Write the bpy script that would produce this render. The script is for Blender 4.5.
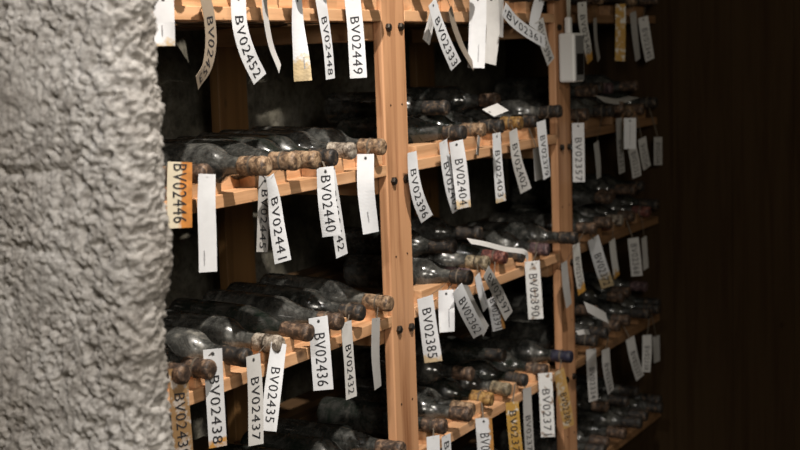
import bpy, bmesh, math, random
from mathutils import Vector, Matrix, noise

# ------------------------------------------------------------------ reset
for o in list(bpy.data.objects):
    bpy.data.objects.remove(o, do_unlink=True)
SC = bpy.context.scene
COL = SC.collection
random.seed(7)

# ------------------------------------------------------------------ camera
FPX = 1403.0                                  # focal length in pixels of an 800 wide frame
TH, PH, RO = 0.49772, 0.12103, -0.0359        # heading from +x towards +y, pitch down, roll
CAM = Vector((-2.1316, -1.1804, -0.0571))     # z = 0 is the underside of the top shelf rail
FWD = Vector((math.cos(TH)*math.cos(PH), math.sin(TH)*math.cos(PH), -math.sin(PH)))
_r = Vector((math.sin(TH), -math.cos(TH), 0)); _u = _r.cross(FWD)
RGT = math.cos(RO)*_r + math.sin(RO)*_u
UPV = -math.sin(RO)*_r + math.cos(RO)*_u
cd = bpy.data.cameras.new('camera'); cam = bpy.data.objects.new('camera', cd); COL.objects.link(cam)
M = Matrix.Identity(4)
for i in range(3):
    M[i][0] = RGT[i]; M[i][1] = UPV[i]; M[i][2] = -FWD[i]; M[i][3] = CAM[i]
cam.matrix_world = M
cd.sensor_width = 36; cd.lens = FPX/800*36; cd.clip_start = 0.05
cd.dof.use_dof = True; cd.dof.focus_distance = 2.2; cd.dof.aperture_fstop = 6.0
SC.camera = cam

# ------------------------------------------------------------------ light
SC.view_settings.view_transform = 'Standard'
SC.view_settings.look = 'None'
SC.view_settings.exposure = 0.0
SC.view_settings.gamma = 1.0
w = bpy.data.worlds.new('world'); SC.world = w; w.use_nodes = True
bg = w.node_tree.nodes['Background']
bg.inputs[0].default_value = (1.0, 0.85, 0.58, 1); bg.inputs[1].default_value = 0.085

def light(name, kind, loc, target, energy, color, **kw):
    d = bpy.data.lights.new(name, kind); d.energy = energy; d.color = color
    for k, v in kw.items(): setattr(d, k, v)
    o = bpy.data.objects.new(name, d); COL.objects.link(o)
    o.location = loc
    o.rotation_euler = (Vector(target)-Vector(loc)).to_track_quat('-Z', 'Y').to_euler()
    return o
light('ceiling_spot', 'SPOT', (-0.80, -0.95, 1.50), (-0.22, 0, -0.16), 325, (1.0, 0.93, 0.84),
      spot_size=math.radians(53), spot_blend=0.9, shadow_soft_size=0.03)
light('stone_fill_light', 'SPOT', (-1.95, -0.65, 1.05), (-0.95, -0.12, -0.02), 72, (1.0, 0.97, 0.94),
      spot_size=math.radians(50), spot_blend=0.8, shadow_soft_size=0.06)  # added light out of frame, brightens the stone wall
light('rack_fill_light', 'AREA', (-2.1, -1.75, 0.40), (0.15, 0, -0.35), 22, (1.0, 0.93, 0.82), size=0.5)  # added soft fill out of frame, lifts the dark rack interior

# ------------------------------------------------------------------ geometry of the rack
S = 0.267                    # shelf spacing
BAY = 0.790; PW = 0.085      # bay pitch, post width
XEND = 1.503                 # the dark side wall closes the rack here
FLOOR = -1.45
def zs(i): return -i*S
def unproj(px, py, axis, val):
    d = FWD + RGT*((px-400)/FPX) - UPV*((py-225)/FPX)
    return CAM + d*((val-CAM[axis])/d[axis])
def proj(P):
    d = Vector(P)-CAM; z = d.dot(FWD)
    return 400+FPX*d.dot(RGT)/z, 225-FPX*d.dot(UPV)/z, z

# ------------------------------------------------------------------ materials
def newmat(name):
    m = bpy.data.materials.new(name); m.use_nodes = True
    nt = m.node_tree; b = nt.nodes['Principled BSDF']
    return m, nt, b
def N(nt, t, **kw):
    n = nt.nodes.new(t)
    for k, v in kw.items():
        if k in n.inputs: n.inputs[k].default_value = v
        else: setattr(n, k, v)
    return n
def ramp(nt, fac, stops):
    r = nt.nodes.new('ShaderNodeValToRGB'); e = r.color_ramp.elements
    while len(e) < len(stops): e.new(0.5)
    for x, (p, c) in zip(e, stops): x.position = p; x.color = (*c, 1) if len(c) == 3 else c
    nt.links.new(fac, r.inputs[0]); return r
def mix(nt, fac, a, b):
    n = nt.nodes.new('ShaderNodeMix'); n.data_type = 'RGBA'
    for k, v in ((0, fac), (6, a), (7, b)):
        if isinstance(v, bpy.types.NodeSocket): nt.links.new(v, n.inputs[k])
        else: n.inputs[k].default_value = v if k == 0 else (*v, 1)
    return n.outputs[2]
def coords(nt, scale=(1, 1, 1), kind='Object', rnd=True):
    tc = nt.nodes.new('ShaderNodeTexCoord'); mp = nt.nodes.new('ShaderNodeMapping')
    mp.inputs['Scale'].default_value = scale
    nt.links.new(tc.outputs[kind], mp.inputs['Vector'])
    if rnd:
        oi = nt.nodes.new('ShaderNodeObjectInfo')
        mm = nt.nodes.new('ShaderNodeMath'); mm.operation = 'MULTIPLY'; mm.inputs[1].default_value = 37.0
        nt.links.new(oi.outputs['Random'], mm.inputs[0]); nt.links.new(mm.outputs[0], mp.inputs['Location'])
    return mp.outputs[0]
def bump(nt, b, h, strength, dist):
    n = nt.nodes.new('ShaderNodeBump'); n.inputs['Strength'].default_value = strength; n.inputs['Distance'].default_value = dist
    nt.links.new(h, n.inputs['Height']); nt.links.new(n.outputs[0], b.inputs['Normal'])

def wood(name, axis, light_c, dark_c, rough=0.55):
    m, nt, b = newmat(name)
    sc = [55, 55, 55]; sc[axis] = 2.2
    v = coords(nt, sc)
    n1 = N(nt, 'ShaderNodeTexNoise', Scale=1.0, Detail=6.0, Roughness=0.6, Distortion=0.6); nt.links.new(v, n1.inputs['Vector'])
    r = ramp(nt, n1.outputs[0], [(0.32, dark_c), (0.56, light_c), (0.8, tuple(min(1, c*1.08) for c in light_c))])
    v2 = coords(nt, [9 if i != axis else 5 for i in range(3)])
    vo = N(nt, 'ShaderNodeTexVoronoi', Scale=1.0); nt.links.new(v2, vo.inputs['Vector'])
    k = ramp(nt, vo.outputs['Distance'], [(0.03, (1, 1, 1)), (0.075, (0, 0, 0))])
    c = mix(nt, k.outputs[0], r.outputs[0], tuple(c*0.45 for c in dark_c))
    nt.links.new(c, b.inputs['Base Color']); b.inputs['Roughness'].default_value = rough
    bump(nt, b, n1.outputs[0], 0.25, 0.001)
    return m
PINE_L, PINE_D = (0.62, 0.36, 0.195), (0.42, 0.215, 0.10)
WOODZ = wood('pine_upright', 2, (0.53, 0.28, 0.145), (0.27, 0.115, 0.05))
WOODX = wood('pine_rail', 0, PINE_L, PINE_D)
WOODY = wood('pine_cleat', 1, (0.50, 0.29, 0.15), (0.34, 0.18, 0.09))
WOODSHADE = wood('shaded_pine_rail', 0, (0.26, 0.14, 0.065), (0.14, 0.07, 0.03))  # same pine, with the far bay's dimness put into the colour
WOODB = wood('shaded_pine_slat', 0, (0.09, 0.05, 0.022), (0.055, 0.028, 0.012))  # slat pine with the shade inside the shelves painted in
WOODR = wood('dark_pine_back', 2, (0.17, 0.088, 0.030), (0.11, 0.055, 0.019))  # darker brown pine for the rear posts
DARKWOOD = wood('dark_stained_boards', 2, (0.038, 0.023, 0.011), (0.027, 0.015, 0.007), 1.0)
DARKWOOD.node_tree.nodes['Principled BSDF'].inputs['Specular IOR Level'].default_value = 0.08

def simple(name, c, rough=0.5, metal=0.0):
    m, nt, b = newmat(name)
    b.inputs['Base Color'].default_value = (*c, 1); b.inputs['Roughness'].default_value = rough; b.inputs['Metallic'].default_value = metal
    return m
INK = simple('black_ink', (0.012, 0.012, 0.016), 0.6)
INKG = simple('faint_print', (0.26, 0.26, 0.28), 0.6)
BOLT = simple('dark_bolt_head', (0.035, 0.028, 0.022), 0.4, 0.7)
HOLE = simple('punched_hole_dark', (0.03, 0.03, 0.03), 0.8)
PLAST = simple('white_plastic', (0.80, 0.80, 0.80), 0.45)
PLASTG = simple('grey_plastic', (0.20, 0.20, 0.20), 0.4)
SCREEN = simple('dark_display', (0.012, 0.012, 0.012), 0.2)
STRING = simple('dusty_string', (0.10, 0.08, 0.06), 0.8)
CABLE = simple('pale_cable', (0.42, 0.40, 0.34), 0.5)

def stone(name, stops, scale, bs):
    m, nt, b = newmat(name)
    v = coords(nt, rnd=False)
    n1 = N(nt, 'ShaderNodeTexNoise', Scale=scale, Detail=8.0, Roughness=0.65); nt.links.new(v, n1.inputs['Vector'])
    n2 = N(nt, 'ShaderNodeTexNoise', Scale=scale*9, Detail=5.0, Roughness=0.7); nt.links.new(v, n2.inputs['Vector'])
    r = ramp(nt, n1.outputs[0], stops)
    n2.inputs['Scale'].default_value = scale*11
    r2 = ramp(nt, n2.outputs[0], [(0.36, (0.50, 0.48, 0.46)), (0.56, (1.04, 1.03, 1.02))])
    mm = nt.nodes.new('ShaderNodeMix'); mm.data_type = 'RGBA'; mm.blend_type = 'MULTIPLY'; mm.inputs[0].default_value = 1
    nt.links.new(r.outputs[0], mm.inputs[6]); nt.links.new(r2.outputs[0], mm.inputs[7])
    nt.links.new(mm.outputs[2], b.inputs['Base Color']); b.inputs['Roughness'].default_value = 0.92
    bump(nt, b, n2.outputs[0], bs, 0.004)
    return m
STONE = stone('rough_grey_stone', [(0.30, (0.30, 0.275, 0.25)), (0.52, (0.45, 0.43, 0.41)), (0.72, (0.57, 0.555, 0.54))], 7, 0.5)
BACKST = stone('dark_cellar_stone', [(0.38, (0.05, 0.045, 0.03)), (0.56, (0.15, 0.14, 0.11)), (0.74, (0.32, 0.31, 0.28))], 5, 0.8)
FLOORST = stone('stone_floor', [(0.3, (0.08, 0.07, 0.06)), (0.7, (0.16, 0.15, 0.13))], 5, 0.4)

def glass(name, base, dust_amt):
    m, nt, b = newmat(name)
    v = coords(nt)
    n1 = N(nt, 'ShaderNodeTexNoise', Scale=24.0, Detail=8.0, Roughness=0.74, Distortion=0.5); nt.links.new(v, n1.inputs['Vector'])
    n2 = N(nt, 'ShaderNodeTexNoise', Scale=90.0, Detail=4.0, Roughness=0.7); nt.links.new(v, n2.inputs['Vector'])
    a = nt.nodes.new('ShaderNodeMath'); a.operation = 'MULTIPLY_ADD'; a.inputs[1].default_value = 0.35
    nt.links.new(n2.outputs[0], a.inputs[0]); nt.links.new(n1.outputs[0], a.inputs[2])
    r = ramp(nt, a.outputs[0], [(0.56, base), (0.74, (0.040*dust_amt, 0.040*dust_amt, 0.037*dust_amt)), (0.94, (0.17*dust_amt, 0.16*dust_amt, 0.14*dust_amt))])
    rr = ramp(nt, a.outputs[0], [(0.56, (0.10,)*3), (0.85, (0.5,)*3)])
    nt.links.new(r.outputs[0], b.inputs['Base Color']); nt.links.new(rr.outputs[0], b.inputs['Roughness'])
    b.inputs['IOR'].default_value = 1.5
    b.inputs['Coat Weight'].default_value = 0.5; b.inputs['Coat Roughness'].default_value = 0.04
    return m
GLASS = [glass('dusty_dark_glass', (0.010, 0.011, 0.010), 1.0), glass('dark_green_glass', (0.008, 0.012, 0.009), 0.7),
         glass('very_dusty_glass', (0.018, 0.018, 0.017), 1.45)]

def capmat(name, c1, c2, c3):
    m, nt, b = newmat(name)
    v = coords(nt)
    n1 = N(nt, 'ShaderNodeTexNoise', Scale=100.0, Detail=7.0, Roughness=0.72, Distortion=0.4); nt.links.new(v, n1.inputs['Vector'])
    r = ramp(nt, n1.outputs[0], [(0.40, c1), (0.52, c2), (0.66, c3)])
    nt.links.new(r.outputs[0], b.inputs['Base Color']); b.inputs['Roughness'].default_value = 0.6
    bump(nt, b, n1.outputs[0], 0.5, 0.002)
    return m
CAPS = {
 'navy': capmat('navy_capsule', (0.008, 0.008, 0.016), (0.014, 0.014, 0.034), (0.03, 0.03, 0.05)),
 'tan': capmat('tan_capsule', (0.035, 0.022, 0.015), (0.20, 0.125, 0.072), (0.43, 0.31, 0.20)),
 'dark': capmat('dark_capsule', (0.008, 0.007, 0.007), (0.020, 0.017, 0.015), (0.14, 0.09, 0.055)),
 'mouldy': capmat('mouldy_capsule', (0.05, 0.035, 0.025), (0.24, 0.20, 0.16), (0.50, 0.45, 0.38)),
 'brown': capmat('brown_capsule', (0.022, 0.014, 0.010), (0.065, 0.040, 0.027), (0.26, 0.165, 0.105)),
 'red': capmat('red_capsule', (0.025, 0.010, 0.010), (0.12, 0.035, 0.028), (0.34, 0.16, 0.12)),
 'purple': capmat('purple_capsule', (0.02, 0.014, 0.015), (0.075, 0.040, 0.045), (0.25, 0.17, 0.16)),
 'cream': capmat('cream_capsule', (0.05, 0.04, 0.025), (0.19, 0.15, 0.095), (0.38, 0.32, 0.22)),
 'gold': capmat('gold_capsule', (0.06, 0.03, 0.012), (0.26, 0.14, 0.04), (0.42, 0.28, 0.11)),
}
CORK = simple('dark_cork_end', (0.05, 0.035, 0.025), 0.9)

def tagmat(name, base, stain=None, edge=None, thr=0.5, spots=0.0):
    """paper; stain colour beyond uv position thr along the tag (edge 'v') or across it (edge 'u')"""
    m, nt, b = newmat(name)
    uv = nt.nodes.new('ShaderNodeTexCoord')
    sep = nt.nodes.new('ShaderNodeSeparateXYZ'); nt.links.new(uv.outputs['UV'], sep.inputs[0])
    v = coords(nt, rnd=True)
    n1 = N(nt, 'ShaderNodeTexNoise', Scale=70.0, Detail=4.0, Roughness=0.6); nt.links.new(v, n1.inputs['Vector'])
    soft = ramp(nt, n1.outputs[0], [(0.3, tuple(c*0.93 for c in base)), (0.6, base)])
    out = soft.outputs[0]
    if stain:
        a = nt.nodes.new('ShaderNodeMath'); a.operation = 'MULTIPLY_ADD'; a.inputs[1].default_value = 0.6
        nt.links.new(n1.outputs[0], a.inputs[0])
        if edge: nt.links.new(sep.outputs['X' if edge == 'u' else 'Y'], a.inputs[2])
        else: a.inputs[1].default_value = 1.0; a.inputs[2].default_value = 0.0
        t = thr+0.30 if edge else 1-thr
        hf = nt.nodes.new('ShaderNodeMath'); hf.operation = 'MULTIPLY'; hf.inputs[1].default_value = 0.5
        nt.links.new(a.outputs[0], hf.inputs[0])
        r = ramp(nt, hf.outputs[0], [(max(0, t/2-0.025), (0, 0, 0)), (min(1, t/2+0.025), (1, 1, 1))])
        r2 = ramp(nt, n1.outputs[0], [(0.35, tuple(c*0.6 for c in stain)), (0.65, stain)])
        out = mix(nt, r.outputs[0], out, r2.outputs[0])
    nt.links.new(out, b.inputs['Base Color']); b.inputs['Roughness'].default_value = 0.55
    return m
WHT = (0.61, 0.62, 0.645)
TM = {
 'white': tagmat('white_tag_paper', WHT),
 'grey': tagmat('greyed_tag_paper', (0.36, 0.35, 0.34)),
 'dim': tagmat('dusty_tag_paper', (0.52, 0.51, 0.50)),
 'brown': tagmat('browned_tag_paper', (0.26, 0.21, 0.16)),
 'beige_end': tagmat('white_tag_tan_end', WHT, (0.52, 0.40, 0.23), 'v', 0.75),
 'beige_tip': tagmat('white_tag_tan_tip', WHT, (0.55, 0.42, 0.26), 'v', 0.93),
 'orange_end': tagmat('white_tag_orange_end', (0.55, 0.54, 0.52), (0.48, 0.25, 0.05), 'v', 0.86),
 'rust_side': tagmat('tag_rusted_along_side', (0.62, 0.55, 0.42), (0.62, 0.24, 0.05), 'u', 0.55),
 'white_rust_side': tagmat('white_tag_rusty_side', WHT, (0.42, 0.20, 0.05), 'u', 0.80),
 'rust': tagmat('rust_stained_tag', (0.42, 0.25, 0.08), (0.52, 0.44, 0.34), None, 0.44),
 'rust_brown': tagmat('brown_stained_tag', (0.27, 0.16, 0.07), (0.45, 0.40, 0.36), None, 0.45),
 'gold': tagmat('gold_stained_tag', (0.42, 0.24, 0.05), (0.62, 0.60, 0.56), None, 0.42),
 'spotted': tagmat('tag_with_brown_spots', (0.66, 0.66, 0.66), (0.22, 0.15, 0.10), None, 0.40),
 'rust_corner': tagmat('white_tag_rust_corner', WHT, (0.55, 0.27, 0.06), 'v', 0.94),
}

# ------------------------------------------------------------------ helpers
def link(name, me, parent=None):
    o = bpy.data.objects.new(name, me); COL.objects.link(o)
    if parent: o.parent = parent
    return o
def wloc(p):
    v = Vector((0, 0, 0))
    while p: v += p.location; p = p.parent
    return v
def obj(name, bm, mat, parent=None, smooth=False, bevel=0):
    if parent:
        off = wloc(parent)
        for v in bm.verts: v.co -= off
    bmesh.ops.recalc_face_normals(bm, faces=bm.faces)
    me = bpy.data.meshes.new(name); bm.to_mesh(me); bm.free()
    if mat: me.materials.append(mat)
    if smooth:
        for p in me.polygons: p.use_smooth = True
    o = link(name, me, parent)
    if bevel:
        md = o.modifiers.new('bevel', 'BEVEL'); md.width = bevel; md.segments = 2
    return o
def box(bm, x0, x1, y0, y1, z0, z1):
    vs = [bm.verts.new((x, y, z)) for x in (x0, x1) for y in (y0, y1) for z in (z0, z1)]
    for f in ((0, 1, 3, 2), (4, 6, 7, 5), (0, 4, 5, 1), (2, 3, 7, 6), (0, 2, 6, 4), (1, 5, 7, 3)):
        bm.faces.new([vs[i] for i in f])
def lathe(bm, prof, n=28, jitter=0, axis=Vector((0, -1, 0)), seed=0):
    """prof: (s, r) along local -Y"""
    rings = []
    for s, r in prof:
        ring = []
        for k in range(n):
            a = 2*math.pi*k/n
            rr = r
            if jitter and r > 0.001:
                rr += jitter*noise.noise(Vector((math.cos(a)*1.7+seed*5.1, math.sin(a)*1.7, s*60)))
                rr += jitter*0.6*noise.noise(Vector((math.cos(a)*4+seed*3.3, math.sin(a)*4, s*220)))
            ring.append(bm.verts.new((rr*math.cos(a), -s, rr*math.sin(a))))
        rings.append(ring)
    for a, b in zip(rings, rings[1:]):
        for k in range(n):
            bm.faces.new((a[k], a[(k+1) % n], b[(k+1) % n], b[k]))
    bm.faces.new(rings[0]); bm.faces.new(rings[-1])
def tube(bm, pts, r, n=8):
    rings = []
    for i, p in enumerate(pts):
        t = (pts[min(i+1, len(pts)-1)]-pts[max(i-1, 0)]).normalized()
        a = t.cross(Vector((0.3, 1, 0.1))).normalized(); b = t.cross(a)
        rings.append([bm.verts.new(p+a*r*math.cos(2*math.pi*k/n)+b*r*math.sin(2*math.pi*k/n)) for k in range(n)])
    for a, b in zip(rings, rings[1:]):
        for k in range(n): bm.faces.new((a[k], a[(k+1) % n], b[(k+1) % n], b[k]))
    bm.faces.new(rings[0]); bm.faces.new(rings[-1])
def tag(o, label=None, cat=None, group=None, kind=None):
    for k, v in (('label', label), ('category', cat), ('group', group), ('kind', kind)):
        if v: o[k] = v
    return o

# ------------------------------------------------------------------ setting
bm = bmesh.new(); box(bm, -1.6, 2.2, -2.4, 0.6, FLOOR-0.06, FLOOR)
tag(obj('floor', bm, FLOORST), kind='structure')
# back wall of rough stone, displaced
bm = bmesh.new(); nx, nz = 120, 130
x0, x1, z0, z1 = -0.86, 1.60, FLOOR, 1.0
g = [[None]*(nz+1) for _ in range(nx+1)]
for i in range(nx+1):
    for k in range(nz+1):
        x = x0+(x1-x0)*i/nx; z = z0+(z1-z0)*k/nz
        d = 0.022*noise.fractal(Vector((x*7, 3.1, z*7)), 0.9, 2.1, 5)
        g[i][k] = bm.verts.new((x, 0.455-d, z))
for i in range(nx):
    for k in range(nz): bm.faces.new((g[i][k], g[i+1][k], g[i+1][k+1], g[i][k+1]))
bk = [bm.verts.new(p) for p in ((x0, 0.60, z0), (x1, 0.60, z0), (x1, 0.60, z1), (x0, 0.60, z1))]
bm.faces.new(bk)
bm.faces.new([g[i][0] for i in range(nx+1)]+[bk[1], bk[0]]); bm.faces.new([g[i][nz] for i in range(nx, -1, -1)]+[bk[3], bk[2]])
bm.faces.new([g[0][k] for k in range(nz, -1, -1)]+[bk[0], bk[3]]); bm.faces.new([g[nx][k] for k in range(nz+1)]+[bk[2], bk[1]])
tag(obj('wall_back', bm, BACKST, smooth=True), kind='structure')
# dark boarded side wall that closes the rack on the right
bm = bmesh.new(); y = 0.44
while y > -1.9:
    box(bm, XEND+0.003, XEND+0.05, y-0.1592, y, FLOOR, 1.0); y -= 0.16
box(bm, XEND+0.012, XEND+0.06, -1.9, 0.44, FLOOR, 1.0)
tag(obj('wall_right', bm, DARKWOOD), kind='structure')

# rough stone wall stub on the left, with a rounded broken corner
def stone_wall():
    bm = bmesh.new()
    XW, YE = -0.95, -0.219
    prof = []                                        # (point, normal) along the horizontal outline
    def line(a, b, n, nrm):
        for i in range(n): prof.append((a.lerp(b, i/n), nrm))
    line(Vector((XW, 0.60)), Vector((XW, 0.03)), 22, Vector((-1, 0)))
    line(Vector((XW, 0.03)), Vector((XW, YE+0.04)), 140, Vector((-1, 0)))
    R_ = 0.04
    c = Vector((XW+R_, YE+R_))
    for i in range(44):
        a = math.pi + math.radians(118)*i/43
        nrm = Vector((math.cos(a), math.sin(a))); prof.append((c+nrm*R_, nrm))
    p = prof[-1][0]; line(p, Vector((-0.82, -0.12)), 30, Vector((math.cos(a), math.sin(a))))
    line(Vector((-0.82, -0.12)), Vector((-0.82, 0.60)), 12, Vector((1, 0)))
    zl = [-1.45+0.05*i for i in range(16)] + [-0.65+0.00165*i for i in range(500)] + [0.175+0.05*i for i in range(18)]
    joints = [(-0.030, 1), (-0.172, 2), (-0.262, 3)]
    rows = []
    for z in zl:
        row = []
        for (p, nrm) in prof:
            ww = max(0.0, min(1.0, (-0.08-p.y)/0.06))
            rec = 0.011*max(0.0, min(1.0, (-0.27-z)/0.05))
            q = Vector((p.x, p.y+rec*ww, z))
            big = 0.012*noise.noise(q*9+Vector((3, 1, 5)))
            f1 = noise.voronoi(q*170)[0]
            f2 = noise.voronoi(q*260+Vector((4, 7, 1)))[0]
            pv = noise.noise(q*95+Vector((1, 8, 3))); pv2 = noise.noise(q*175+Vector((6, 2, 5)))
            pit = 0.0026*(0.45-f1[0]) + 0.0016*(0.45-f2[0]) - 0.014*max(0, pv-0.12) - 0.008*max(0, pv2-0.1)
            patch = 0.5+0.5*noise.noise(q*11+Vector((9, 2, 7)))
            patch = max(0.0, min(1.0, (patch-0.30)*2.6))
            if p.y < -0.08: patch = max(patch, min(1, (-0.08-p.y)*14))
            med = 0.0036*noise.fractal(q*60, 0.9, 2.0, 4)
            d = big + (med+pit)*(0.35+0.75*patch)
            for jz, s in joints:
                wob = 0.008*noise.noise(Vector((p.y*14, s*7.3, p.x*14)))
                e = abs(z-jz-wob)
                gate = 0.5+0.5*noise.noise(Vector((p.y*9+s*3.7, s*1.9, 0.3)))
                gate = min(1, max(0, gate*2-0.55))*max(0.0, min(1.0, (p.y+0.16)*12))
                if e < 0.010: d -= 0.008*(1-e/0.010)*gate
            row.append(bm.verts.new((q.x+nrm.x*d, q.y+nrm.y*d, z)))
        rows.append(row)
    n = len(prof)
    for a, b in zip(rows, rows[1:]):
        for k in range(n): bm.faces.new((a[k], a[(k+1) % n], b[(k+1) % n], b[k]))
    bm.faces.new(rows[0]); bm.faces.new(rows[-1])
    return obj('wall_left', bm, STONE, smooth=True)
tag(stone_wall(), kind='structure')

# ------------------------------------------------------------------ the rack
rack = bpy.data.objects.new('wine_rack', None); COL.objects.link(rack); rack.location = (0.4, 0.2, FLOOR)
tag(rack, 'tall pine wine rack with upright posts and notched shelf rails full of bottles', 'wine rack')
SHELVES = range(-1, 6)
TOP = 0.62
for b in (-1, 0, 1):
    xp = b*BAY
    bm = bmesh.new(); box(bm, xp, xp+PW, 0.0, 0.018, FLOOR, TOP)
    post = obj('post', bm, WOODZ, rack, bevel=0.0025)
    for i in SHELVES:
        for dx in (0.021, 0.066):
            bm = bmesh.new()
            c = Vector((xp+dx, -0.0005, zs(i)-0.011+random.uniform(-.002, .002)))
            lathe(bm, [(-0.002, 0.0080), (0.0040, 0.0078), (0.0062, 0.0055), (0.0066, 0.0002)], 6)
            for v in bm.verts: v.co += c
            obj('bolt', bm, BOLT, post)
        for dx in (0.022, 0.064):
            bm = bmesh.new(); lathe(bm, [(-0.001, 0.002), (0.0008, 0.0019), (0.001, 0.0002)], 8)
            for v in bm.verts: v.co += Vector((xp+dx, 0, zs(i)-0.145))
            obj('nail', bm, BOLT, post)
    bm = bmesh.new(); box(bm, xp-0.005, xp+0.088, 0.345, 0.365, FLOOR, TOP)
    rp = obj('rear_post', bm, WOODR, rack, bevel=0.002)
    for i in SHELVES:                                # depth cleats bolted behind the posts
        for (xa, xb) in ((xp-0.026, xp+0.004), (xp+PW-0.004, xp+PW+0.026)):
            bm = bmesh.new(); box(bm, xa, xb, 0.019, 0.344, zs(i)-0.032, zs(i)-0.001)
            obj('cleat', bm, WOODY, rack, bevel=0.0015)
BX = [(-BAY+PW, 0.0), (PW, BAY), (BAY+PW, XEND-0.002)]
PER = 0.1735
for b, (xa, xb) in enumerate(BX):
    for i in SHELVES:
        z = zs(i)
        bm = bmesh.new()
        box(bm, xa+0.001, xb-0.001, 0.0, 0.036, z, z+0.0195)          # front ledge
        box(bm, xa+0.001, xb-0.001, 0.0355, 0.051, z, z+0.043)        # board behind it
        wx = WOODX if b < 2 else WOODSHADE
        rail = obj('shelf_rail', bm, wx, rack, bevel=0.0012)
        x = -0.482-0.5*PER+0.0005                    # teeth: right edges at -0.482 + k * period
        while x < xb:
            l, r = max(x, xa+0.001), min(x+0.087, xb-0.001)
            if l < xb-0.01 and r > xa+0.01:
                bm = bmesh.new(); box(bm, l, r, 0.007, 0.0353, z+0.0190, z+0.0432+random.uniform(0, .001))
                obj('rail_block', bm, wx, rail, bevel=0.001)
            x += PER
        for (ya, yb) in ((0.085, 0.115), (0.19, 0.22), (0.318, 0.343), (0.367, 0.425)):  # rearmost slat is added, keeps spot light off the back wall
            bm = bmesh.new(); box(bm, xa+0.001, xb-0.001, ya, yb, z, z+0.0272)
            obj('shelf_or_blocker_slat', bm, WOODB, rack, bevel=0.001)

# ------------------------------------------------------------------ bottles
BSC = 0.88                                           # slim old bottles
PROFS = [
 [(0.000, 0.022), (0.001, 0.031), (0.004, 0.0355), (0.010, 0.0368), (0.10, 0.0370), (0.178, 0.0368), (0.190, 0.0352), (0.200, 0.0310), (0.208, 0.0250), (0.216, 0.0195), (0.226, 0.0160), (0.240, 0.0146), (0.270, 0.0138), (0.286, 0.0136), (0.2865, 0.0150), (0.293, 0.0150), (0.2935, 0.0130), (0.295, 0.0128), (0.295, 0.0004)],
 [(0.000, 0.022), (0.001, 0.032), (0.004, 0.0362), (0.010, 0.0374), (0.10, 0.0376), (0.150, 0.0374), (0.165, 0.0360), (0.180, 0.0325), (0.195, 0.0275), (0.210, 0.0222), (0.225, 0.0182), (0.240, 0.0156), (0.265, 0.0140), (0.286, 0.0136), (0.2865, 0.0152), (0.293, 0.0152), (0.2935, 0.0130), (0.295, 0.0128), (0.295, 0.0004)],
]
def smooth_prof(pr):
    out = []
    for (a, b) in zip(pr, pr[1:]):
        n = max(1, int((b[0]-a[0])/0.006))
        for k in range(n): out.append((a[0]+(b[0]-a[0])*k/n, a[1]+(b[1]-a[1])*k/n))
    return out+[pr[-1]]
BMESH = {}
for pi, pr in enumerate(PROFS):
    for gi, gm in enumerate(GLASS):
        bm = bmesh.new(); lathe(bm, [(a*BSC, r*BSC) for a, r in smooth_prof(pr)], 32)
        bmesh.ops.recalc_face_normals(bm, faces=bm.faces)
        me = bpy.data.meshes.new('bottle_glass'); bm.to_mesh(me); bm.free(); me.materials.append(gm)
        for p in me.polygons: p.use_smooth = True
        BMESH[pi, gi] = me
CAPM = {}
def capsule_mesh(kind, v):
    if (kind, v) in CAPM: return CAPM[kind, v]
    bm = bmesh.new()
    s0 = (0.246, 0.240, 0.252)[v % 3]
    pr = [(s0, 0.0142), (s0+0.0005, 0.0158), (0.262, 0.0157), (0.279, 0.0154), (0.283, 0.0155), (0.285, 0.0163), (0.291, 0.0163), (0.2945, 0.0159), (0.2975, 0.0145), (0.2985, 0.0100), (0.2985, 0.0003)]
    full = []
    for a, b in zip(pr, pr[1:]):
        n = max(1, int((b[0]-a[0])/0.003))
        for k in range(n): full.append((a[0]+(b[0]-a[0])*k/n, a[1]+(b[1]-a[1])*k/n))
    full.append(pr[-1])
    lathe(bm, [(a*BSC, r*BSC) for a, r in full], 26, jitter=(0.0005 if kind in ('dark', 'red', 'purple') else 0.0007), seed=v+len(kind)*3)
    bmesh.ops.recalc_face_normals(bm, faces=bm.faces)
    me = bpy.data.meshes.new('capsule'); bm.to_mesh(me); bm.free(); me.materials.append(CAPS[kind])
    for p in me.polygons: p.use_smooth = True
    CAPM[kind, v] = me
    return me
SHN = {0: 'top shelf', 1: 'second shelf', 2: 'third shelf', 3: 'fourth shelf', 4: 'fifth shelf'}
BAYN = {0: 'near post', 1: 'far post', 2: 'dark wall'}
ORD = ['first', 'second', 'third', 'fourth', 'fifth', 'sixth', 'seventh', 'eighth']
BOT = {}                                             # (bay, shelf, slot) -> (tip, axis dir)
WORD = {}
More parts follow.
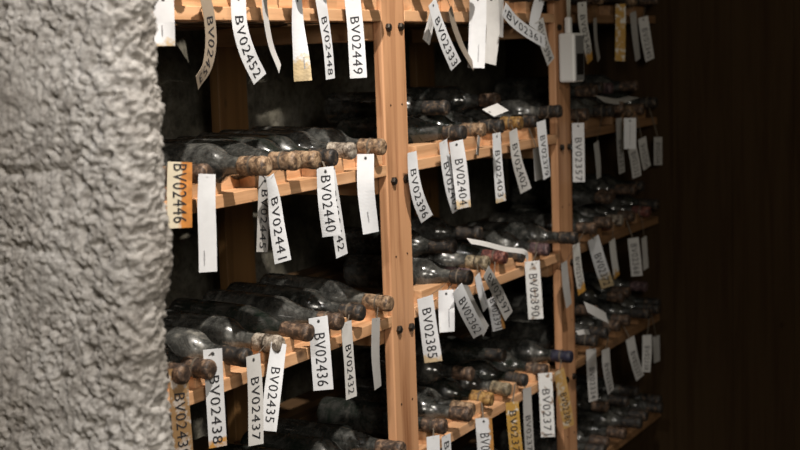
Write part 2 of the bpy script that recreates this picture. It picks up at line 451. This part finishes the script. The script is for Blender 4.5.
def bottle(bay, sh, slot, nslot, tip, kind, glass_i, shape, upper=None):
    z_rest = zs(sh)+0.0275+0.0370*BSC+(0.047 if upper else 0)
    yb = tip.y+0.2985*BSC
    base = Vector((tip.x+random.uniform(-.006, .006), yb, z_rest))
    d = (tip-base).normalized()
    base = tip-d*0.2985*BSC
    root = bpy.data.objects.new('wine_bottle', None); COL.objects.link(root)
    root.location = base
    q = Vector((0, -1, 0)).rotation_difference(d)
    q = q @ Matrix.Rotation(random.uniform(0, 6.28), 3, 'Y').to_quaternion()
    root.rotation_mode = 'QUATERNION'; root.rotation_quaternion = q
    link('bottle_glass', BMESH[shape, glass_i], root)
    link('capsule', capsule_mesh(kind, random.randrange(4)), root)
    word = {'navy': 'dark blue', 'tan': 'tan', 'dark': 'blackened', 'mouldy': 'mouldy pale', 'brown': 'brown', 'red': 'red', 'purple': 'purplish', 'cream': 'cream', 'gold': 'gold'}[kind]
    tag(root, 'dusty wine bottle with %s capsule, %s left of %s, %s' % (word, ORD[slot], BAYN[bay], SHN[sh]), 'bottle',
        'bottles lying on the %s' % SHN[sh])
    if upper:
        root['label'] = 'stacked wine bottle with %s capsule, %s upper one left of %s, %s' % (word, upper, BAYN[bay], SHN[sh])
        return
    BOT[bay, sh, slot] = (tip, d)

# slots are counted from the right end of each bay; tips as seen where they stick out of the rails
P_ = 0.0881
SPEC = {
 (0, 1): {0: (384, 147, 'tan'), 1: (354, 151, 'mouldy'), 2: (335, 158, 'dark'), 3: (318, 160, 'tan'), 4: (298, 161, 'tan'), 5: (268, 166, 'tan'), 6: (208, 174, 'brown'), 7: (186, 176, 'brown')},
 (0, 2): {0: (391, 304, 'tan'), 1: (363, 313, 'dark'), 2: (341, 322, 'brown'), 3: (311, 333, 'brown'), 4: (281, 345, 'mouldy'), 5: (249, 358, 'dark'), 6: (212, 370, 'brown'), 7: (186, 374, 'brown')},
 (1, 1): {0: (561, 111, 'dark'), 1: (536, 121, 'dark'), 2: (522, 123, 'gold'), 3: (498, 127, 'dark'), 4: (476, 131, 'tan'), 5: (462, 133, 'tan')},
 (1, 2): {0: (577, 238, 'dark'), 1: (549, 252, 'purple'), 2: (522, 259, 'dark'), 3: (493, 262, 'red'), 4: (474, 268, 'cream'), 5: (454, 282, 'purple')},
 (1, 3): {0: (572, 357, 'navy'), 1: (547, 378, 'brown'), 2: (518, 394, 'dark'), 3: (501, 404, 'cream'), 4: (472, 414, 'gold'), 5: (464, 429, 'tan')},
 (2, 1): {1: (638, 112, 'brown'), 2: (617, 114, 'tan'), 3: (602, 115, 'brown')},
 (2, 2): {1: (650, 213, 'red'), 2: (634, 219, 'brown'), 3: (620, 226, 'mouldy'), 4: (598, 230, 'red')},
}
kinds = ['tan', 'dark', 'brown', 'brown', 'dark', 'dark', 'brown']
for bay, (xa, xb) in enumerate(BX):
    ns = int((xb-xa)/P_+0.001) if bay < 2 else 7
    for sh in range(0, 5):
        for s in range(ns):
            X = xb-0.044-P_*s
            sp = SPEC.get((bay, sh), {}).get(s)
            if (bay, s) == (1, 7) and sh in (1, 2): continue
            if sp:
                d = unproj(sp[0], sp[1], 0, X)
                yt = max(-0.095, min(-0.012, d.y))
                tip = unproj(sp[0], sp[1], 1, yt); tip.x = X if abs(tip.x-X) < 1e-4 else max(X-0.012, min(X+0.012, tip.x))
                tip.z = max(zs(sh)+0.046, min(zs(sh)+0.076, tip.z)); k = sp[2]
                if yt != d.y: print('clamp', bay, sh, s, round(d.y, 3), proj(tip)[:2], sp[:2])
            else:
                tip = Vector((X, random.uniform(-.055, -.02), zs(sh)+random.uniform(.055, .064))); k = random.choice(kinds)
                if bay == 2 and s == 0: k = 'dark'; tip.y = -0.015
            bottle(bay, sh, s, ns, tip, k, random.choice((0, 2, 2, 1)), random.choice((0, 0, 0, 1)))

for (bay, sh), sl in {(1, 1): (2.5, 5.5), (1, 2): (3.5, 5.5), (1, 3): (2.5, 4.5), (2, 1): (0.5, 2.5, 3.5, 4.5), (2, 2): (0.5, 1.5, 2.5, 3.5),
                      (2, 3): (0.5, 1.5, 2.5, 4.5), (2, 4): (1.5, 2.5, 3.5)}.items():
    for n, s in enumerate(sl):
        tip = Vector((BX[bay][1]-0.044-P_*s, random.uniform(.0, .035), zs(sh)+0.060+0.047+random.uniform(-.004, .004)))
        bottle(bay, sh, 0, 0, tip, random.choice(('dark', 'brown', 'purple', 'brown') if bay == 2 else ('dark', 'dark', 'brown')), random.choice((0, 1, 2)), random.choice((0, 0, 1)), upper=ORD[n])

# ------------------------------------------------------------------ tags
TW = 0.027
def text_mesh(s):
    c = bpy.data.curves.new('lettering', 'FONT'); c.body = s; c.resolution_u = 3; c.space_character = 1.12
    o = bpy.data.objects.new('lettering', c); COL.objects.link(o)
    dg = bpy.context.evaluated_depsgraph_get(); me = bpy.data.meshes.new_from_object(o.evaluated_get(dg))
    bpy.data.objects.remove(o, do_unlink=True); bpy.data.curves.remove(c)
    return me
def cat(P, t):
    n = len(P)-1; i = min(int(t*n), n-1); u = t*n-i
    p1, p2 = P[i], P[i+1]; p0 = P[i-1] if i else p1*2-p2; p3 = P[i+2] if i+2 <= n else p2*2-p1
    return 0.5*((2*p1)+(p2-p0)*u+(2*p0-5*p1+4*p2-p3)*u*u+(3*p1-p0-3*p2+p3)*u**3)
class Strip:
    def __init__(s, P, D):
        s.P = P; s.D = D
        # arc-length table
        s.tab = [0.0]; s.n = 80
        for i in range(s.n): s.tab.append(s.tab[-1]+(cat(P, (i+1)/s.n)-cat(P, i/s.n)).length)
        s.len = s.tab[-1]
    def t_of(s, a):
        a = max(0, min(s.len, a))
        for i in range(s.n):
            if a <= s.tab[i+1]:
                return (i+(a-s.tab[i])/max(1e-9, s.tab[i+1]-s.tab[i]))/s.n
        return 1.0
    def frame(s, a):
        t = s.t_of(a); p = cat(s.P, t)
        tn = (cat(s.P, min(1, t+.01))-cat(s.P, max(0, t-.01))).normalized()
        n = len(s.D)-1; i = min(int(t*n), n-1) if n else 0; u = t*n-i
        dl = s.D[i]*(1-u)+s.D[min(i+1, n)]*u
        v = (CAM-p).normalized()
        wi = v.cross(tn).normalized(); vp = (v-tn*v.dot(tn)).normalized()
        wv = wi*math.cos(dl)+vp*math.sin(dl)
        nn = tn.cross(wv).normalized()
        if nn.dot(CAM-p) < 0: nn = -nn
        return p, tn, wv, nn
def make_tag(bay, sh, pts, text, mat, label, yplane=None, t0=None, t1=0.95, width=TW, hole=True, sign=-1, loop=True,
             name='bottle_tag', cat_='tag', small=None, dark=True, attach=None):
    # the bottle it hangs from: nearest neck above the top of the tag
    best = None
    for (b, s_, k), (tip, d) in BOT.items():
        if b == bay and s_ == sh:
            q = tip-d*0.025; x, y, _ = proj(q)
            e = abs(x-pts[0][0])+0.3*abs(y-pts[0][1])
            if best is None or e < best[0]: best = (e, q, d, k)
    e, q, d, k = best
    yp = yplane if yplane is not None else min(-0.019, q.y)
    P, D, lens = [], [], []
    if width == TW: width = min(0.033, max([TW]+[p[2]*proj(unproj(p[0], p[1], 1, yp))[2]/FPX for p in pts]))
    if loop and e < 26 and q.z-0.018 > unproj(pts[0][0], pts[0][1], 1, yp).z+0.004 and False:
        P.append(q+Vector((0, 0, -0.0185)))
    for p in pts:
        v = unproj(p[0], p[1], 1, yp); P.append(v)
        sc = FPX/proj(v)[2]
        D.append(sign*math.acos(max(0.08, min(1.0, p[2]/(sc*width)))))
    while len(D) < len(P): D.insert(0, D[0])
    st = Strip(P, D)
    bm = bmesh.new(); uvl = bm.loops.layers.uv.new('uv')
    n = 22; rows = []
    for i in range(n+1):
        p, tn, wv, nn = st.frame(st.len*i/n)
        rows.append([bm.verts.new(p+wv*width*u+nn*o) for o in (0.0002, -0.0002) for u in (-.5, -.17, .17, .5)])
    def quad(a, b, c, d_, uvs):
        f = bm.faces.new((a, b, c, d_))
        for l, uv in zip(f.loops, uvs): l[uvl].uv = uv
    U_ = (0, .33, .67, 1)
    for i in range(n):
        for o in (0, 4):
            for u in range(3):
                quad(rows[i][o+u], rows[i][o+u+1], rows[i+1][o+u+1], rows[i+1][o+u],
                     ((U_[u], i/n), (U_[u+1], i/n), (U_[u+1], (i+1)/n), (U_[u], (i+1)/n)))
        for u in (0, 3):
            quad(rows[i][u], rows[i][4+u], rows[i+1][4+u], rows[i+1][u], ((U_[u], i/n),)*2+((U_[u], (i+1)/n),)*2)
    for i in (0, n):
        for u in range(3): quad(rows[i][u], rows[i][u+1], rows[i][5+u], rows[i][4+u], ((.5, i/n),)*4)
    root = obj(name, bm, TM[mat])
    ctr = P[0].copy()
    for v in root.data.vertices: v.co -= ctr
    root.location = ctr
    tag(root, label, cat_, 'numbered paper tags hanging from the bottle necks' if cat_ == 'tag' else None)
    def put(verts2, faces, nm, m):
        b2 = bmesh.new(); vs = []
        for (a, u) in verts2:
            p, tn, wv, nn = st.frame(a); vs.append(b2.verts.new(p+wv*u+nn*0.0007))
        for f in faces:
            try: b2.faces.new([vs[i] for i in f])
            except ValueError: pass
        me = bpy.data.meshes.new(nm)
        for v in b2.verts: v.co -= ctr
        b2.to_mesh(me); b2.free(); me.materials.append(m)
        return link(nm, me, root)
    if text:
        tm = text_mesh(text)
        xs = [v.co.x for v in tm.vertices]; ys = [v.co.y for v in tm.vertices]
        xa, xb, ya, yb = min(xs), max(xs), min(ys), max(ys)
        if t0 is None: t0 = 0.22
        a0, a1 = st.len*t0, st.len*t1
        hgt = 0.0150*width/TW
        put([(a0+(v.co.x-xa)/(xb-xa)*(a1-a0), ((v.co.y-ya)/(yb-ya)-.5)*hgt) for v in tm.vertices],
            [tuple(p.vertices) for p in tm.polygons], 'lettering', INK if dark else INKG)
        bpy.data.meshes.remove(tm)
    if small:                                        # a line of print too small to read
        vs, fs = [], []; a = st.len*small[0]; rr = random.Random(len(label))
        while a < st.len*small[1]:
            l = rr.uniform(.0008, .002); h = rr.uniform(.0007, .0013); u0 = small[2]*width
            k0 = len(vs); vs += [(a, u0-h), (a+l, u0-h), (a+l, u0+h), (a, u0+h)]; fs.append((k0, k0+1, k0+2, k0+3)); a += l+.0009
        put(vs, fs, 'small_print', INKG)
    if hole:
        a = 0.007; c8 = [(a+0.0024*math.cos(j*math.pi/5), 0.0024*math.sin(j*math.pi/5)) for j in range(10)]
        put(c8, [tuple(range(10))], 'punched_hole', HOLE)
    if loop and e < 40:                              # thin tie from the tag to the neck it hangs on
        b2 = bmesh.new()
        p, tn, wv, nn = st.frame(0.004)
        ring = []
        zax = d.cross(Vector((1, 0, 0))).normalized(); xax = d.cross(zax).normalized()
        rad = 0.0152
        c0 = q.copy()
        n = 24; hw = 0.0016
        rg = []
        for j in range(n):
            a = 2*math.pi*j/n; rv = xax*math.cos(a)+zax*math.sin(a)
            rg.append((b2.verts.new(c0+rv*rad-d*hw), b2.verts.new(c0+rv*rad+d*hw)))
        for j in range(n):
            a_, b_ = rg[j], rg[(j+1) % n]; b2.faces.new((a_[0], a_[1], b_[1], b_[0]))
        # the tail from the ring's underside to the tag's hole
        dn = Vector((0, 0, -1)); s0 = c0+(p-c0).normalized()*rad
        m0 = s0.lerp(p, .5)+nn*0.001
        tail = [s0, m0, p+nn*0.0006]; prev = None
        for tp in tail:
            cur = (b2.verts.new(tp-wv*hw), b2.verts.new(tp+wv*hw))
            if prev: b2.faces.new((prev[0], prev[1], cur[1], cur[0]))
            prev = cur
        for v in b2.verts: v.co -= ctr
        me = bpy.data.meshes.new('neck_loop'); b2.to_mesh(me); b2.free(); me.materials.append(STRING)
        lo = link('neck_loop', me, root)
    elif loop: print('tag far from bottle:', label, round(e))
    return root

T = make_tag
# --- left bay, top shelf
T(0, 0, [(163, -6, 21), (164, 22, 21), (165, 46, 20)], None, 'beige_tip', 'white paper tag half hidden by the stone wall, at the top left', small=(.6, .8, -.1))
T(0, 0, [(204, -8, 11), (209, 15, 11), (211, 42, 11), (207, 66, 10), (197, 83, 9)], 'BV02453', 'brown', 'curled greyish brown tag hanging left of tag BV02452', t0=.25)
T(0, 0, [(238, -6, 15), (240, 26, 15), (248, 54, 16), (260, 79, 16)], 'BV02452', 'white', 'white tag printed BV02452, curving to the right below the top shelf', t0=.23)
T(0, 0, [(264, -6, 5), (266, 18, 5), (271, 45, 5), (280, 69, 5)], None, 'dim', 'blank curled tag seen edge-on, right of tag BV02452', hole=False)
T(0, 0, [(297, -4, 9), (298, 25, 12), (301, 55, 16), (303, 81, 18)], None, 'beige_end', 'white blank tag with a tan stained end, left of tag BV02448', small=(.72, .85, .15))
T(0, 0, [(320, -6, 11), (324, 20, 10), (328, 48, 9), (330.5, 79, 9)], 'BV02448', 'white', 'narrow white tag printed BV02448, turned partly sideways', t0=.27)
T(0, 0, [(352, -6, 16), (355.5, 30, 16), (358.5, 78, 17)], 'BV02449', 'white', 'white tag printed BV02449 beside the near post, top shelf', t0=.27)
# --- right bay, top shelf
T(1, 0, [(436, 2, 7), (431, 22, 7), (426, 42, 8)], None, 'dim', 'small grey tag hanging behind tag BV02333', small=(.5, .95, .1), width=.022, yplane=-.03)
T(1, 0, [(432, 2, 9), (438, 22, 10), (446, 44, 12), (456, 66, 13)], 'BV02333', 'white', 'white tag printed BV02333 swinging right of the near post', t0=.22, t1=.97, yplane=-.06)
T(1, 0, [(450, 8, 4), (454, 25, 5), (462, 46, 5), (473, 66, 4)], None, 'brown', 'dark curled tag seen edge-on, right of tag BV02333', hole=False)
T(1, 0, [(478, -4, 17), (477.5, 30, 17), (476, 68, 17)], None, 'white', 'large blank white tag with hole at top, middle of right bay', small=(.68, .9, .1))
T(1, 0, [(491, -4, 14), (493, 30, 13), (490, 64, 12)], None, 'dim', 'blank whitish tag just right of the large blank white tag', yplane=-.03)
T(1, 0, [(500, -4, 7), (500, 18, 7), (500, 37, 6)], None, 'dim', 'short blank tag edge peeking out behind the blank whitish tag', yplane=-.02, hole=False)
T(1, 0, [(504, 9, 11), (514, 21, 11), (528, 32, 11), (545, 42, 11)], 'BV02361', 'white', 'white tag printed BV02361 swung out almost sideways', t0=.08, t1=.90, yplane=-.07)
T(1, 0, [(540, -2, 10), (536, 13, 10), (533, 28, 9)], None, 'white', 'short white tag with hole above tag BV02361', yplane=-.024)
T(1, 0, [(539, 20, 9), (544, 42, 9), (551, 62, 9)], 'BV02394', 'dim', 'dusty tag ending in 394 below the end of tag BV02361', t0=.1, yplane=-.03)
# --- far bay, top shelf
T(2, 0, [(582, 2, 9), (583, 22, 9), (587, 44, 8), (590, 62, 6)], 'BV02340', 'orange_end', 'narrow tag with orange end, behind the white data logger', t0=.2, t1=.85, yplane=-.03)
T(2, 0, [(595, 18, 3), (596, 40, 3), (599, 60, 3)], None, 'grey', 'thin grey tag seen edge-on, right of the data logger', hole=False)
T(2, 0, [(620.5, 4, 10), (620.5, 32, 10), (620, 61, 10)], None, 'gold', 'orange stained tag with white patch, top of far bay', hole=False)
T(2, 0, [(633, 12, 6), (635, 35, 6), (638, 60, 5)], None, 'grey', 'dim grey tag right of the orange stained tag', hole=False, yplane=-.03)
T(2, 0, [(643, 17, 10), (646, 38, 10), (650, 60, 9)], 'BV02345', 'dim', 'rightmost whitish tag below the top shelf of far bay', t0=.25)
# --- left bay, second shelf
T(0, 1, [(180, 162, 24), (179.5, 192, 25), (180, 228, 24)], 'BV02446', 'rust_side', 'orange rusted tag printed BV02446 beside the stone wall', t0=.03, t1=.92, yplane=-.088, hole=False, width=.034)
T(0, 1, [(207, 174, 17), (206.5, 205, 18), (207.5, 238, 18), (208, 272, 18)], None, 'white', 'long blank white tag just right of orange rusted tag', small=(.78, .92, -.2), hole=False, yplane=-.05)
T(0, 1, [(265, 176, 12), (264, 205, 12), (262, 252, 11)], 'BV02445', 'grey', 'greyed tag printed BV02445 behind tag BV02441', t0=.18, yplane=-.022)
T(0, 1, [(270, 176, 8), (274, 198, 12), (277, 225, 15), (283, 262, 17)], 'BV02441', 'white', 'white tag printed BV02441 hanging from the second shelf', t0=.25, t1=.96, hole=False, yplane=-.045)
T(0, 1, [(325, 167, 17), (327, 200, 18), (332, 236, 19)], 'BV02440', 'white', 'white tag printed BV02440 in front of another tag', t0=.12, t1=.93, yplane=-.034)
T(0, 1, [(329, 170, 12), (336, 215, 12), (342, 256, 12)], 'BV02442', 'white', 'tag ending in 42 half hidden behind tag BV02440', t0=.25, t1=.93, yplane=-.021)
T(0, 1, [(365.5, 154, 17), (366, 190, 17), (371, 233, 16)], None, 'white', 'blank white tag with hole beside the near post, second shelf', small=(.72, .85, -.05))
# --- right bay, second shelf
T(1, 1, [(412, 152, 9), (414, 178, 11), (419, 200, 13), (427, 219, 14)], 'BV02396', 'white', 'white tag printed BV02396 right beside the near post', t0=.22, t1=.95, hole=False)
T(1, 1, [(443, 141, 8), (447, 170, 10), (452, 192, 12), (458, 210, 13)], 'BV02401', 'white', 'white tag printed BV02401, left neighbour of tag BV02404', t0=.28, t1=.96, hole=False, yplane=-.022)
T(1, 1, [(456, 141, 14), (460, 170, 15), (464, 208, 14)], 'BV02404', 'beige_tip', 'white tag printed BV02404 overlapping tag BV02401', t0=.27, t1=.95, yplane=-.045)
T(1, 1, [(479, 136, 2.5), (477.5, 155, 2.5)], None, 'dim', 'thin tag strip seen edge-on between tags BV02404 and BV02403', hole=False)
T(1, 1, [(496.5, 133, 8), (498, 165, 9), (501, 202, 10)], 'BV02403', 'beige_tip', 'narrow tag printed BV02403 with a tan tip', t0=.25, t1=.92)
T(1, 1, [(513, 130, 8), (517, 160, 10), (526, 191, 12)], 'BV02402', 'dim', 'dusty tag printed BV02402 curving to the right', t0=.2, t1=.93, hole=False)
T(1, 1, [(537, 148, 8), (538, 165, 8), (539, 180, 8)], None, 'grey', 'grey tag behind the tag next to the far post', hole=False, yplane=-.02)
T(1, 1, [(541, 121, 9), (543.5, 148, 9), (547, 178, 7)], 'BV02379', 'white', 'white tag printed BV0237 next to the far post, second shelf', t0=.25, t1=.95, hole=False, yplane=-.05)
T(1, 1, [(488, 113, 11), (503, 107, 11)], None, 'dim', 'whitish tag lying loose over the bottle necks, second shelf', yplane=-.07, loop=False)
T(2, 1, [(578, 123, 12), (578.5, 150, 12), (579, 182, 12)], 'BV02357', 'white', 'white tag printed BV02357 just right of the far post', t0=.25, t1=.98)
# --- far bay, second shelf
T(2, 1, [(596, 142, 5), (598, 160, 5), (599, 178, 4)], None, 'grey', 'dim grey tag right of tag BV02357', hole=False)
T(2, 1, [(619, 118, 6), (620, 145, 6), (622, 173, 6)], 'BV02351', 'grey', 'narrow grey tag left of the bright blank tag, far bay', t0=.4, hole=False)
T(2, 1, [(630, 118, 12), (630, 149, 12)], None, 'white', 'short bright blank tag in the far bay', small=(.2, .85, 0), yplane=-.06)
T(2, 1, [(632, 148, 9), (635, 162, 9), (637, 177, 9)], 'BV02352', 'dim', 'tilted tag below the short bright blank tag', t0=.15, hole=False, yplane=-.02)
T(2, 1, [(642, 138, 8), (644, 153, 8), (647, 168, 8)], 'BV02354', 'dim', 'tilted tag right of the short bright blank tag', t0=.2, hole=False)
T(2, 1, [(658, 137, 8), (658, 165, 8)], 'BV02356', 'grey', 'dim tag at the dark wall, second shelf', t0=.2, hole=False)
T(2, 1, [(600, 99, 5), (617, 101, 6), (634, 97, 4)], None, 'dim', 'whitish paper slip lying on bottles of the far bay second shelf', yplane=-.03, loop=False, hole=False)
# --- right bay, third shelf
T(1, 2, [(469, 241, 5), (485, 244, 5), (505, 249, 5), (524, 252, 5), (528, 259, 4)], None, 'dim', 'white blank tag lying along the necks of the third shelf', yplane=-.085, hole=False, loop=False, width=.015)
T(1, 2, [(425, 297, 16), (429, 330, 17), (433.5, 362, 18)], 'BV02385', 'beige_tip', 'large white tag printed BV02385 right of the near post', t0=.17, t1=.93, hole=False)
T(1, 2, [(446, 290, 15), (446.5, 312, 16), (447, 332, 15)], None, 'white', 'white tag with small dark print between BV02385 and BV02362', small=(.45, .9, .15), yplane=-.025)
T(1, 2, [(457, 288, 13), (467, 311, 15), (480, 335, 15)], 'BV02362', 'white', 'slanted white tag printed BV02362', t0=.2, t1=.93, hole=False, yplane=-.05)
T(1, 2, [(461, 280, 9), (472, 305, 9), (486, 331, 10)], None, 'grey', 'grey tag edge showing behind slanted tag BV02362', yplane=-.022, hole=False)
T(1, 2, [(477, 275, 6), (481, 292, 7), (486, 309, 7)], None, 'white', 'small white tag with fine print above tag BV02391', small=(.3, .9, .2), width=.02, hole=False)
T(1, 2, [(492, 297, 12), (496, 313, 13), (499, 330, 13)], 'BV02391', 'white_rust_side', 'rust-edged tag ending in 391 below another slanted tag', t0=.05, t1=.95, hole=False, yplane=-.022)
T(1, 2, [(486, 271, 10), (498, 293, 12), (509, 316, 11)], 'BV02397', 'grey', 'slanted greyed tag printed BV02397 over the rust-edged tag', t0=.1, t1=.93, hole=False, yplane=-.045)
T(1, 2, [(532, 261, 15), (534, 290, 15), (536, 319, 15)], 'BV02390', 'spotted', 'spotted white tag printed BV02390 hanging before the far post', t0=.22, t1=.95)
# --- far bay, third shelf
T(2, 2, [(564, 262, 6), (566, 285, 7), (569, 306, 6)], None, 'grey', 'grey tag lying over the front of the far post', hole=False, yplane=-.03)
T(2, 2, [(576, 244, 7), (578, 268, 8), (582, 293, 8)], 'BV02370', 'orange_end', 'tag with orange end directly right of far post, third shelf', t0=.25, t1=.84, hole=False)
T(2, 2, [(593, 238, 12), (600, 263, 13), (608, 287, 13)], 'BV02372', 'beige_end', 'broad tilted tag with tan end, far bay third shelf', t0=.3, t1=.95, hole=False)
T(2, 2, [(612, 240, 6), (614, 258, 6), (617, 277, 6)], None, 'orange_end', 'narrow grey tag with yellow end, right of the broad tilted tag', hole=False)
T(2, 2, [(633, 238, 11), (635, 256, 11), (637, 276, 11)], 'BV02368', 'dim', 'dusty broad tag printed in grey, third shelf near dark wall', t0=.15, hole=False)
T(2, 2, [(644, 237, 5), (645, 252, 5), (646, 269, 5)], None, 'dim', 'thin tag right of the dusty broad tag, third shelf', hole=False, yplane=-.03)
T(2, 3, [(586, 307, 8), (596, 312, 9), (607, 318, 8)], None, 'dim', 'pale tag lying slanted on top of the fourth shelf bottles', hole=False, yplane=-.08, loop=False)
T(2, 3, [(577, 333, 5), (583, 332, 5), (589, 332, 5)], None, 'dim', 'small pale scrap on the fourth shelf right of the far post', hole=False, yplane=-.06, loop=False, width=.012)
# --- left bay, third shelf
T(0, 2, [(178, 368, 19), (180, 405, 19), (184, 456, 19)], 'BV02439', 'rust_brown', 'brown stained tag starting BV024 beside the stone wall, lower left', t0=.28, t1=1.0, yplane=-.04)
T(0, 2, [(212.5, 349, 19), (215, 395, 18), (218, 447, 18)], 'BV02438', 'rust_corner', 'white tag printed BV02438 with a rusty lower corner', t0=.27, t1=.96)
T(0, 2, [(253, 355, 14), (255.5, 395, 15), (256, 445, 15)], 'BV02437', 'dim', 'greyed tag printed BV02437 overlapping white tag BV02435', t0=.25, t1=.94, yplane=-.05)
T(0, 2, [(279, 343, 15), (273.5, 385, 17), (268.5, 431, 16)], 'BV02435', 'white', 'white curved tag printed BV02435 partly behind tag BV02437', t0=.28, t1=.90, hole=False, yplane=-.024)
T(0, 2, [(318, 317, 19), (320.5, 350, 20), (323.5, 390, 20)], 'BV02436', 'white', 'big white tag printed BV02436 in the middle of left bay', t0=.22, t1=.94)
T(0, 2, [(346, 322, 11), (349, 360, 10), (351.5, 398, 11)], 'BV02432', 'dim', 'narrow dusty tag printed BV02432 right of tag BV02436', t0=.30, t1=.94, hole=False)
T(0, 2, [(376, 318, 8), (375.5, 355, 8), (378, 388, 7)], None, 'grey', 'narrow blank grey tag beside the near post, third shelf', hole=False)
# --- right bay, fourth shelf
T(1, 3, [(545, 373, 14), (546.5, 405, 14), (548, 437, 14)], 'BV02371', 'spotted', 'spotted white tag printed BV02371 beside the far post', t0=.25, t1=.97, hole=False)
T(1, 3, [(559, 370, 10), (564, 398, 12), (569, 427, 11)], 'BV02380', 'rust', 'orange rusty tag ending in 80 over the far post', t0=.4, t1=.93, yplane=-.04, hole=False)
T(1, 3, [(527, 388, 8), (528, 418, 9), (530, 456, 9)], 'BV02375', 'grey', 'narrow greyed tag printed BV02375', t0=.4, t1=1.0, hole=False)
T(1, 3, [(512, 402, 13), (514, 428, 13), (517, 458, 13)], 'BV02374', 'gold', 'gold stained tag left of narrow greyed tag BV02375', t0=.15, t1=1.0, hole=False)
T(1, 3, [(483.5, 418, 17), (485, 440, 17), (487, 472, 17)], 'BV02373', 'white_rust_side', 'white tag with rusty right edge at the bottom of frame', t0=.28, t1=1.0)
T(1, 3, [(433, 436, 13), (434, 470, 13)], None, 'white', 'left one of two white tags at bottom near the near post', hole=False, yplane=-.04)
T(1, 3, [(446, 435, 9), (449, 500, 9)], 'BV02381', 'white', 'right one of two white tags at bottom near the near post', t0=.1, t1=1.0, hole=False, yplane=-.03)
# --- far bay, fourth shelf
T(2, 3, [(591, 349, 10), (592, 375, 10), (593.5, 401, 9)], 'BV02334', 'grey', 'greyish tag left of the others on the far bay fourth shelf', t0=.35, hole=False)
T(2, 3, [(605.5, 349, 8), (607, 370, 8), (611, 392, 7)], 'BV02336', 'grey', 'thin greyish tag, second from far post on fourth shelf', t0=.3, hole=False)
T(2, 3, [(630, 338, 9), (634, 358, 9), (640, 378, 9)], 'BV02337', 'dim', 'tilted tag crossing its right neighbour, fourth shelf far bay', t0=.3, hole=False)
T(2, 3, [(647, 335, 9), (647, 353, 9), (646, 372, 8)], 'BV02338', 'dim', 'upright tag crossed by a tilted one, fourth shelf far bay', t0=.3, hole=False, yplane=-.025)
T(2, 3, [(656, 336, 7), (657, 362, 6)], None, 'grey', 'last small tag at the dark wall, fourth shelf', hole=False)

# ------------------------------------------------------------------ data logger hung on the far post
def logger():
    x0 = unproj(574.5, 59, 1, -0.042).x
    zt = unproj(566, 33, 1, -0.035).z; zb = unproj(566, 83, 1, -0.035).z
    yf, yb = -0.042, -0.004
    xa, xb = x0, x0+0.060
    root = bpy.data.objects.new('data_logger', None); COL.objects.link(root); root.location = ((xa+xb)/2, (yf+yb)/2, zb)
    tag(root, 'white plastic climate data logger with dark display hanging on the far post', 'data logger')
    bm = bmesh.new(); box(bm, xa, xb, yf, yb, zb, zt); obj('housing', bm, PLAST, root, bevel=0.005)
    h = zt-zb
    bm = bmesh.new(); box(bm, xa+0.006, xb-0.004, yf-0.0012, yf+0.002, zb+0.004, zt-0.006); obj('front_panel', bm, PLASTG, root, bevel=0.001)
    bm = bmesh.new(); box(bm, xa+0.010, xb-0.010, yf-0.0022, yf+0.001, zb+h*.15, zb+h*.58); obj('display', bm, SCREEN, root)
    xm, ym = (xa+xb)/2-0.004, (yf+yb)/2+0.004
    bm = bmesh.new(); box(bm, xm-0.008, xm+0.008, ym-0.007, ym+0.007, zt-0.002, zt+0.036); obj('plug', bm, PLAST, root, bevel=0.004)
    for dx in (-0.003, 0.009):
        bm = bmesh.new()
        tube(bm, [Vector((xm+dx*0.5, ym, zt+0.03)), Vector((xm+dx, ym, zt+0.06)), Vector((xm+dx*1.6, ym, zt+0.20)), Vector((xm+dx*1.2, ym+0.01, zt+0.45))], 0.0028)
        obj('cable', bm, CABLE, root, smooth=True)
logger()
